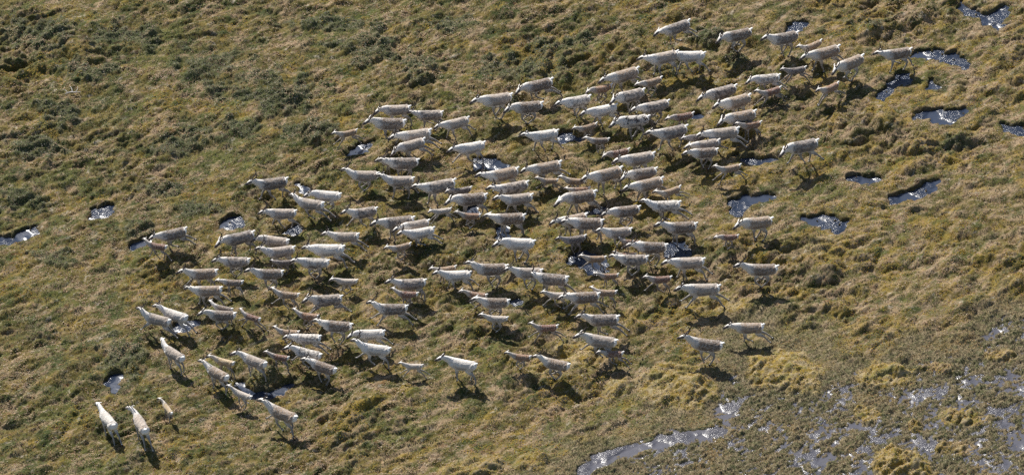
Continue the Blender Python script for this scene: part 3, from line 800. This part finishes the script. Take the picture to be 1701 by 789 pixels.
# kind | muzzle x y | rump x y | coat | pose | head | antlers | label
HERD = """
A|1084.7|61|1146.4|32.3|PD|k|n|0|pale caribou with dark ragged flank kicking its hind legs back, topmost of the herd
A|1185|67.7|1250|47|D|g|n|1|brown caribou with white rump and tucked legs, next right of the topmost kicking one
A|1262.5|67.7|1327.5|52|DM|g2|u|1|grey brown caribou running just in front of the glinting pool near the top edge
A|1061|105|1127.5|83.4|P|w|n|1|cream caribou half hidden behind a whiter one's head, below the topmost kicking one
A|1103.6|95.7|1172.8|86.7|W|t|n|1|white caribou overlapping the rump of the cream one ahead, below the topmost animal
C|1324.7|83.4|1365.8|65.3|T|g|u|0|small beige brown calf at the upper right, just above a brown backed cow
A|1326|100.7|1397|74.3|B|k2|n|1|brown backed cow with white neck running under the small beige calf at the upper right
A|1369|122.9|1441.6|87.5|B|g|n|1|beige grey cow with lifted hind legs, second adult from the herd's right end
A|1452|96.5|1515.6|80|D|t2|n|1|grey brown caribou at the left tip of the long curved pool, rightmost of the herd
C|1294|118|1340|110|K|e|u|0|dark grey calf with stretched legs below the brown backed cow at the upper right
A|1237.4|135.6|1296|123.3|WS|k|n|1|white caribou with small dark flecks just above a russet calf with thrown back legs
C|1254|157|1298.4|143|RD|e|u|0|russet calf with pale hind legs thrown back under the white flecked caribou
C|1349.4|155.4|1398.8|132.8|R|e2|u|0|reddish calf with long white legs alone below the beige grey cow at the upper right
A|1155|169.4|1226|139.8|PD|g|l|1|pale mottled caribou leading a group of three adults left of the russet calf
A|1182.3|181|1248|155.4|B|g2|n|1|beige caribou with dark face, middle of three stacked adults left of the russet calf
A|1187|204|1257|182.6|B|w|n|1|cream brown caribou just above a red backed calf with upright tail
C|1217.7|208|1266|200.7|R|w|u|0|red backed calf with upright white tail behind the cow with stretched hind legs
A|1153.5|229.5|1228.4|211.4|P|k|n|1|pale caribou with hind legs stretched back, running beside the red backed calf
C|1129.6|232.8|1177|219|K|g2|n|0|grey brown calf mostly hidden ahead of the pale cow with stretched hind legs
C|1103.3|200.7|1153.5|186|RD|g|l|0|dark russet calf with grey belly and raised tail above a long grey flanked caribou
A|1071.5|230|1144.4|207|PD|t|n|1|long grey flanked caribou with pale neck, just under the dark russet calf
A|1134.6|248|1196.3|230.7|P|g|n|0|pale caribou directly above a darker brown one, below the hidden grey brown calf
A|1131.3|259.5|1193.8|248|D|g2|n|1|brown caribou with white rump overlapping the pale one above, left of the narrow pool
C|1184|281.7|1231.7|271.9|T|e|u|0|light brown calf in full stride with all legs stretched, just below the narrow glinting pool
A|1288.5|256.2|1361.7|230.7|PD|t|l|1|pale grey caribou with raised tail standing apart on the right of the herd
A|779.8|172.4|852|155|P|g2|n|1|pale caribou leading the upper middle group, its rump at the nose of a kicking one
A|852|152.7|918.8|129.6|D|k|n|1|grey brown caribou with kicked back hind legs, upper left corner of the middle group
A|834|182.3|903|169|D|g|n|1|dark brown caribou with white rump running below the grey brown one that kicks back
A|919.7|176.5|982|157.6|WS|g2|n|1|whitish caribou with light flecks and tucked legs left of a brown calf
C|969|153.5|1018.4|138.7|R|g|n|0|red brown calf just ahead of the tall brown cow in the upper middle
A|991.3|139.5|1063.5|110.6|B|k2|n|1|large brown backed cow right behind the red brown calf in the upper middle
C|1052.8|142.7|1100.5|125.4|T|g|n|0|sandy backed calf running just behind and below the large brown backed cow
A|1007.5|169|1071.7|146.8|PM|g2|n|1|mottled pale caribou running in front of the sandy backed calf
A|962|193|1025.6|172.3|W|k2|n|1|clean white caribou with long stride just above the black blotched one
A|1045.3|187|1112.8|165.7|PM|g|n|1|pale speckled caribou with white hindquarters, above and right of the black blotched one
A|1005.8|207|1082.4|191.2|WB|g2|n|2|white caribou with bold black blotches on its back
C|949|216|992.5|203|T|g|u|0|light brown calf with white head just ahead of the black blotched caribou
A|865|231.7|928.3|215.3|W|t|n|1|white caribou with dark trotting legs at the left of the upper middle pool
C|967|231|1013|229|D|g2|u|0|grey brown yearling with tucked legs on the right side of the small upper middle pool
C|996.6|259.7|1046.8|245.7|RD|g|n|0|dark red calf half covered by the head of a cream cow
A|1015.5|272|1088.8|252.3|P|g|n|1|cream cow whose ears overlap the dark red calf
C|550|225.8|594.3|216|T|e|u|0|brown backed calf alone above the small pool at the upper left end of the herd
A|619|185.5|683|175.6|P|w|n|1|pale caribou at the top of the upper left group
A|601.7|201|675|199.5|D|g2|u|2|dark flanked caribou with antlers, second down in the upper left group
A|675.8|193|736.7|184.7|PM|t2|n|2|pale mottled caribou with a thin antler, right of the upper left group's topmost one
A|719.4|215|779.5|193.7|P|k2|n|1|pale caribou with hind leg kicked far back, right end of the upper left group
A|644.5|232.4|717|214.3|P|k|n|1|cream caribou with both hind legs stretched back, just above a near twin
A|646|255.5|706.3|229|P|k|l|2|cream caribou with lowered head and stretched hind legs, right of the upper left pool
A|741.6|253.8|806.7|235|W|f|n|1|white caribou reaching a foreleg forward above the blue pool left of centre
C|621.5|264.5|668.4|258|T|w|u|0|sandy calf mostly hidden behind a grey mottled cow
A|626.4|273|697|263.9|DM|g2|n|2|grey mottled cow covering the sandy calf, below the cream one with lowered head
A|564.7|287.7|630.5|286|P|g|u|3|pale caribou with dark upright antlers, first below the small upper left pool
A|624|297.6|689|294.3|P|t2|u|1|pale beige caribou whose nose touches the rump of the dark antlered one
A|683.2|319|758|296.8|PM|k2|n|1|pale caribou with freckled flank and white foreleg reaching down, left of the middle
C|736.7|324|784.4|315.7|K|w|u|0|dark calf almost hidden above a brown flanked cow
A|736|334.7|810|321.5|D|w|n|1|brown flanked cow with white rump running in front of the dark hidden calf
C|708.7|351|750.7|344.5|L|e|u|0|white calf with a long pale foreleg, left of the chestnut calf
C|752.7|353.6|799.6|355.3|R|g|u|0|chestnut calf running at a small puddle behind the white calf
A|802|365|873.7|354.4|D|w|n|0|brown caribou with pale neck just above the puddle that lies over a white one
A|816|403.8|890|399|W|g2|n|1|white caribou just below the puddle in the centre of the herd
A|791.5|300|862.3|277.9|B|w|n|1|beige caribou running directly below the blue pool left of centre
A|863|287.7|933|267|B|k|n|1|beige backed caribou with raised tail and kicked back hind legs in the centre top
A|808.8|320.7|878.8|300|PM|g|n|1|pale caribou with its neck stretched down, between two beige ones at centre
A|817|332|886|321.5|P|t|u|1|pale beige caribou trotting with dark legs below the one with a stretched neck
C|887|296.8|928|297|T|e|u|0|tan calf running in line ahead of another tan calf
C|925|295|974|298|T|g2|u|0|tan calf second in line, its rump behind the head of a big brown cow
A|962.7|301.7|1035|276|B|w|n|1|big brown cow with her head over the second tan calf
C|936.4|317.4|981|310|R|w|n|0|red brown calf hidden but for its back above a grey brown cow
A|916.6|338|992.3|315.7|D|k2|l|0|grey brown cow with white rump hiding the red brown calf behind her
A|1026|296|1092.6|278|DM|g|n|1|greyish mottled caribou with nose at the rump of the big brown cow
A|1032.5|317.6|1102.5|293.7|B|k2|n|1|light brown caribou above the stretched white one, below the greyish mottled one
C|1086|324|1131.3|307.7|T|k|u|0|sandy brown calf with erect white tail and bent hind leg, behind the light brown caribou
A|1062|340.7|1131.3|334|WS|k|u|1|white dark flecked caribou with hind legs flung straight back, under the sandy brown calf
A|997|359.6|1064.6|341.5|D|g|l|3|dark brown bull with thick dark antlers and dark head over the small black pool
A|911.5|373.6|976.5|353.8|B|w|n|2|pinkish brown caribou with thin antlers half hidden behind a darker one
A|928|371|1003.7|364.5|D|w|n|1|dark flanked caribou overlapping the pinkish brown antlered one
A|1085|376|1159.3|369.6|D|w|u|2|large brown flanked caribou with an antler above the silvery pool right of the middle
C|921.4|391.9|975|382.8|K|g2|u|1|small slate grey yearling with tucked hind legs under the overlapping pair
A|987|386|1050.6|378.7|P|g2|u|1|cream caribou with fluffy white rump and bowed back, right of the slate grey yearling
C|1022.6|397.6|1064.6|400|RD|w|u|0|red calf hidden behind the long grey cow that ends at the silvery pool
A|1036.6|410|1110|405|D|g2|n|2|long grey brown cow whose rump reaches the left edge of the silvery pool
C|959|425.6|1007.8|424|T|f|u|0|grey tan calf trotting across the black pool below the middle
C|1018.5|422|1056|420|RD|w|u|0|red backed calf almost hidden by a pale cow, right of the black pool
A|1010.3|432|1077.8|424.8|PM|g|n|1|pale cow covering the red backed calf, right of the black pool
A|1097.5|439.6|1171.6|428.9|P|k2|n|1|beige grey caribou with flung hind legs directly below the silvery pool
C|985|455.5|1028.5|453.7|R|w|u|0|small dark reddish calf at the lower end of the black pool
C|1066|462|1116.8|458|RD|f|u|0|blackish brown calf reaching forward with a grey foreleg, below the beige grey caribou
A|1119|482.8|1197.7|473|P|e|n|2|pale caribou in a full leap over yellow moss, right of the lower middle
A|1214|374.8|1285|360.6|B|g2|n|1|brown and white caribou alone on the right, above a small dark calf
C|1184|395|1228|388|RD|g|l|0|small dark red calf with upright tail running alone right of the silvery pool
A|1217|443.7|1294|440.7|D|g|u|2|dark brown backed caribou with white belly line and folded legs, rightmost of the lower half
A|565|355.4|627.6|343.9|PM|f|u|3|pale caribou with a brown face, long antler and outstretched foreleg
A|613.6|375|689.3|359.5|DM|w|n|1|grey caribou with a dark shoulder spot, muzzle free above the paired pale ones
A|650.6|385.8|714|364.4|P|g2|l|1|brownish caribou mostly hidden behind the white kicking one
A|658|390.8|722.2|376.8|W|k|u|1|white backed caribou with both hind legs kicked out behind it, above a sandy calf
C|636.6|413|683.5|401.5|T|g|u|0|sandy calf with white tail below the white kicking caribou
A|533|390.8|596.3|387.5|P|k|u|1|pale caribou with long hind leg stretched back over rusty ground
A|407|307|478.8|294.8|DM|t|u|2|grey mottled caribou with antlers at the far left of the upper rows
A|503.5|322.8|567.7|321|W|g|n|2|pure white caribou with arched back and a pale antler
A|477|329.4|538.8|336|P|k|u|1|pale caribou with reddish face running under the pure white one, hind legs back
A|427.7|355.7|493.6|349|P|t|n|2|beige caribou trotting above the small blue puddle on the left
A|245.5|399.5|310.5|377.3|DM|k|n|1|grey streaked caribou with long pale hind leg above a red calf, far left
C|234|400.3|278.4|407.7|RD|t|u|0|red backed calf at the far left edge of the herd beside a pool
A|353.3|405.3|423.3|383|PD|w|n|1|grey backed caribou below the glinting pool at the left
A|416.7|396.2|481|397.9|P|w|n|2|creamy caribou with its dark muzzle at the rump of the grey backed one
A|424|420|490.8|408.6|P|w|u|3|cream caribou with raised tail and dark thick antlers
A|351.7|434.9|415|429|PM|g|n|3|round bodied grey mottled caribou with the longest antler
C|449.6|436.5|485|432|K|g2|n|0|dark calf in the shadow between two pale cows
A|404.4|451.4|471.9|448.9|D|g2|u|2|greyish tan caribou with white neck and curved antler, next to the dark calf
A|292.4|453.8|362.4|447.2|B|f|u|1|tan sided caribou with white shoulders, left end of its row under the red calf
C|355.8|467|405|465.3|D|w|n|0|greyish tan calf running between two rows of cows at the left
A|304.7|485|369.8|476|B|k2|n|2|tan caribou with dark trailing legs under the tan sided one
A|499.7|419.4|573|407.9|W|k2|l|2|white caribou with white head and pale antlers held low, left centre
A|480|435.8|548|431.7|WS|g|n|1|white caribou with a few black flecks on its hip, just below the white headed one
C|545.8|463|595|463.8|L|g|u|0|silver grey calf alone in the gap below the two white ones
C|446.3|483|498.2|487|T|f|u|0|light tan calf with a reaching foreleg, just left of the spotted backed cow
A|499|497|569.8|490.3|PM|e2|u|2|pale cow with spots along her back and stretched hind legs, behind the light tan calf
C|482.6|516.7|531|522.4|R|g|u|0|red brown calf above the muzzle of a brown flanked cow, lower left
A|517|538.9|586.3|537.2|D|g2|n|1|brown flanked cow whose muzzle is under the red brown calf, lower left
A|607.7|509.3|678.4|506.8|DM|e|u|3|brownish caribou in full leap with dark velvet antlers
C|647.2|483|695.7|485.4|RD|g|u|0|dark chestnut calf between a pale cow and the leaping antlered one
A|638|470.6|709|463.5|PM|w|u|2|pale cow with grey back directly above the dark chestnut calf
C|711|448.4|758.8|440.4|T|w|u|0|tan calf mostly hidden behind a white cow near the middle
A|717|455.5|783.7|450|W|k2|u|1|white cow hiding the tan calf, near the middle
A|771.3|444|845|439.5|D|g2|u|2|grey brown caribou with lifted antler, right of the white cow near the middle
A|835|449.3|902.4|446.6|P|g2|u|2|cream caribou with a dark antler above the one with a charcoal flank
A|873|460.8|945|459|DM|k2|n|1|caribou with a charcoal patch on its flank and pale back
C|761.5|482|810.3|488.3|R|g|u|0|rusty calf above the back of a greyish brown cow, lower middle
A|780|499|847.6|497.2|D|g|u|0|greyish brown cow with bunched legs under the rusty calf
C|793.4|523.8|845|525.6|L|g|u|0|silvery calf galloping alone below the greyish brown cow
C|896.2|486.5|946.8|485.7|L|f|u|0|cream calf partly behind a long leaping cow
A|924.6|497.2|997.4|485.7|D|e|n|1|long leaping cow with outstretched foreleg overlapping the cream calf
C|977|481.2|1025.8|482|T|w|u|0|beige calf behind the rump of the long leaping cow
C|876.7|541.6|928.2|538.9|RD|e|u|0|calf with a dark red saddle caught in mid leap above its own shadow
A|954|528.3|1029.3|523.8|PD|k|u|2|pale caribou with dark flank spots and hind legs trailing far back, lower middle
A|952.3|554|1026.8|563.9|P|f|u|2|pale tan caribou climbing left just above a calf with a thin red back stripe
A|1200.9|545.3|1269.9|537.8|B|k|n|1|pale beige caribou at the upper edge of the wet fen, hind legs trailing
A|1124.4|561.5|1203|569|D|g2|u|3|brown backed caribou with dark antlers just below the pale beige one by the fen
C|989.5|583.4|1036.6|583.4|RD|k|u|0|calf with a thin red back stripe and a long trailing hind leg
C|836.6|587|883|591|R|g|u|0|tan red calf whose rump is behind the head of a brown cow, bottom middle
A|882.8|592.3|947.6|603.8|B|g|u|2|brown cow with round back whose head covers the tan red calf
A|724.8|592.3|793.2|603.8|W|w|u|1|whitish caribou running alone at the bottom middle
C|660.5|603.8|702.8|604.7|L|e|u|0|small pale calf with both ends stretched, left of the lone whitish one at the bottom
A|580.2|571|649.9|577.3|W|f|u|2|white caribou with brown nose just above the small pale calf with stretched legs
A|575.8|557|639.3|548.2|W|k2|n|1|white caribou with a flat cream back behind the brown nosed white one
A|469|562.3|533.5|557|WS|k|n|1|white caribou with grey specks and both hind legs trailing, lower left
C|450.6|546.5|498|549|T|g|u|0|brownish calf half hidden above the grey specked white one
A|472.6|573.8|534.4|587|WS|f|u|1|bright white caribou with dark streak on its haunch, above the pinkish brown one
A|498.2|596.7|560|611.7|D|g2|n|1|pinkish brown caribou with shaggy back, lower edge of the left group
C|436.6|584.8|481|592|RD|w|u|0|red saddled calf between two pale cows at the lower left
A|387|583|443.7|601.7|P|w|u|1|pale pinkish caribou left of the red saddled calf
C|343.5|591|390.5|602.6|Y|w|u|0|yellowish calf just above and behind the head of a beige cow
A|329.3|599|379|623.9|B|w|u|2|beige cow with a white rump, seen from behind, left of the dark stream
C|374.5|639.9|418.9|657.6|L|g2|u|0|pale young caribou directly behind the beige cow, at the start of the dark stream
A|426|663.8|494.3|691.3|B|f|u|1|pinkish tan caribou below the dark stream, lowest of its line
A|224.2|517.3|282.8|530.6|P|e2|u|2|pale caribou with grey flank at the left, nearest the left edge in its row
A|252.6|508.4|312|524.4|W|k2|u|2|white caribou with an antler whose hind legs are in the sparkling puddle
A|328|518|392.8|519|D|g|u|2|brown caribou with white tail and thin muzzle, right of the sparkling puddle
C|343|502.2|387.5|511|D|w|u|0|grey brown calf showing above the back of the brown caribou
C|393.7|515.5|433.6|528|RD|e|u|0|calf with a deep red saddle and long pale hind legs heading up left
A|261.5|567|304|591.8|P|w|u|0|pale caribou seen half from behind, alone below the sparkling puddle
A|158.4|669|190.9|705.5|W|k2|u|0|whitish caribou seen from behind in the bottom left corner, leftmost of three
A|218.2|674|242.6|713.6|P|k2|u|1|cream backed caribou seen from behind, middle of the three at the bottom left
C|265.9|658.8|286.2|685.2|Y|g2|u|0|small yellowish calf seen from behind, rightmost of the three at the bottom left
"""
EYE_Y = .045

def yaw_scale(mp, rp, D, kind):
    """stand the animal so that nose and rump fall where the photograph has them"""
    z0 = 0.0; s = 1.0 if kind == 'A' else .68
    for _ in range(4):
        zz = z0 + s * D['lift']
        a = at(*mp, zz + s * D['muz'][2])[:2]; b = at(*rp, zz + s * D['rump'][2])[:2]
        v = a - b; L = np.linalg.norm(v)
        s = L / (D['muz'][0] - D['rump'][0])
        s = min(max(s, .90), 1.10) if kind == 'A' else min(max(s, .60), .80)
        yaw = math.atan2(v[1], v[0]); c, sn = math.cos(yaw), math.sin(yaw)
        mid = (a + b) / 2; mx = s * (D['muz'][0] + D['rump'][0]) / 2
        loc = mid - np.array([c, sn]) * mx
        fx = [loc + s * np.array([f[0] * c - f[1] * sn, f[0] * sn + f[1] * c]) for f in D['feet']] + [loc]
        hs = ground(np.array([p[0] for p in fx]), np.array([p[1] for p in fx]))[0]
        z0 = float(np.sort(hs)[1:].mean())
    return loc, z0, s, yaw

rh = random.Random(4)
for row in HERD.strip().split('\n'):
    kind, mx, my, rx, ry, coat, pose, head, ant, label = row.split('|')
    D = proto(kind, pose, head, rh.choice('-00+'))
    loc, z0, s, yaw = yaw_scale((float(mx), float(my)), (float(rx), float(ry)), D, kind)
    nm = 'caribou' if kind == 'A' else 'caribou_calf'
    root = bpy.data.objects.new(nm, None); COL.objects.link(root)
    root.empty_display_size = .3
    root.location = (loc[0], loc[1], z0 - .015); root.rotation_euler = (0, 0, yaw); root.scale = (s, s, s)
    tag(root, label, 'caribou' if kind == 'A' else 'caribou calf', 'adult caribou of the running herd' if kind == 'A' else 'calves running with the herd')
    up = Vector((0, 0, D['lift']))
    body = link('body', D['body'], None, root); body.location = up
    cb, cs, mo, bl = COATS[coat]
    j = rh.uniform(.90, 1.04); js = rh.uniform(.80, 1.02)
    body['coat_base'] = [v * j for v in cb]; body['coat_saddle'] = [cs[0] * js, cs[1] * js * .985, cs[2] * js * .96]
    body['coat_mottle'] = float(mo); body['coat_blotch'] = float(bl)
    for (p, ang, dv) in D['legs']:
        h = link('hoof', HOOF, None, root)
        h.location = Vector(p) + up
        h.rotation_euler = (0, -rad(ang) * .8 , 0)
    for e in D['eyes']:
        o = link('eye', EYE, None, root); o.location = Vector(e) + up
    if int(ant):
        for k in (0, 1):
            o = link('antler', ANT[int(ant)][k], None, root)
            o.location = Vector(D['poll']) + up; o.rotation_euler = (rh.uniform(-.12, .12), D['hpitch'] + rh.uniform(-.15, .15), 0)

# a bleached, forked dead branch lying on the turf, far left
c = at(121, 156, .12)
bz = gz(c[0], c[1]) + .09
pc = [tube([(-.34, -.05, 0), (-.10, .02, .05), (.12, -.02, .07), (.36, .06, .02)], [(.018, .018), (.026, .026), (.024, .024), (.010, .010)], 8, 3)[:2],
      tube([(-.02, 0, .05), (-.06, .20, .12), (-.16, .34, .14)], [(.020, .020), (.016, .016), (.006, .006)], 7, 3)[:2],
      tube([(.12, -.02, .07), (.22, .13, .14), (.20, .30, .16)], [(.018, .018), (.014, .014), (.006, .006)], 7, 3)[:2],
      tube([(-.22, -.02, .03), (-.33, .12, .08), (-.46, .16, .09)], [(.015, .015), (.012, .012), (.005, .005)], 7, 3)[:2]]
br = link('dead_branch', raw_mesh('dead_branch', pc, plain('bleached_wood', (.42, .39, .35), .8)))
br.location = (c[0], c[1], bz)
tag(br, 'bleached white forked branch lying on the open tundra at the upper left', 'branch')
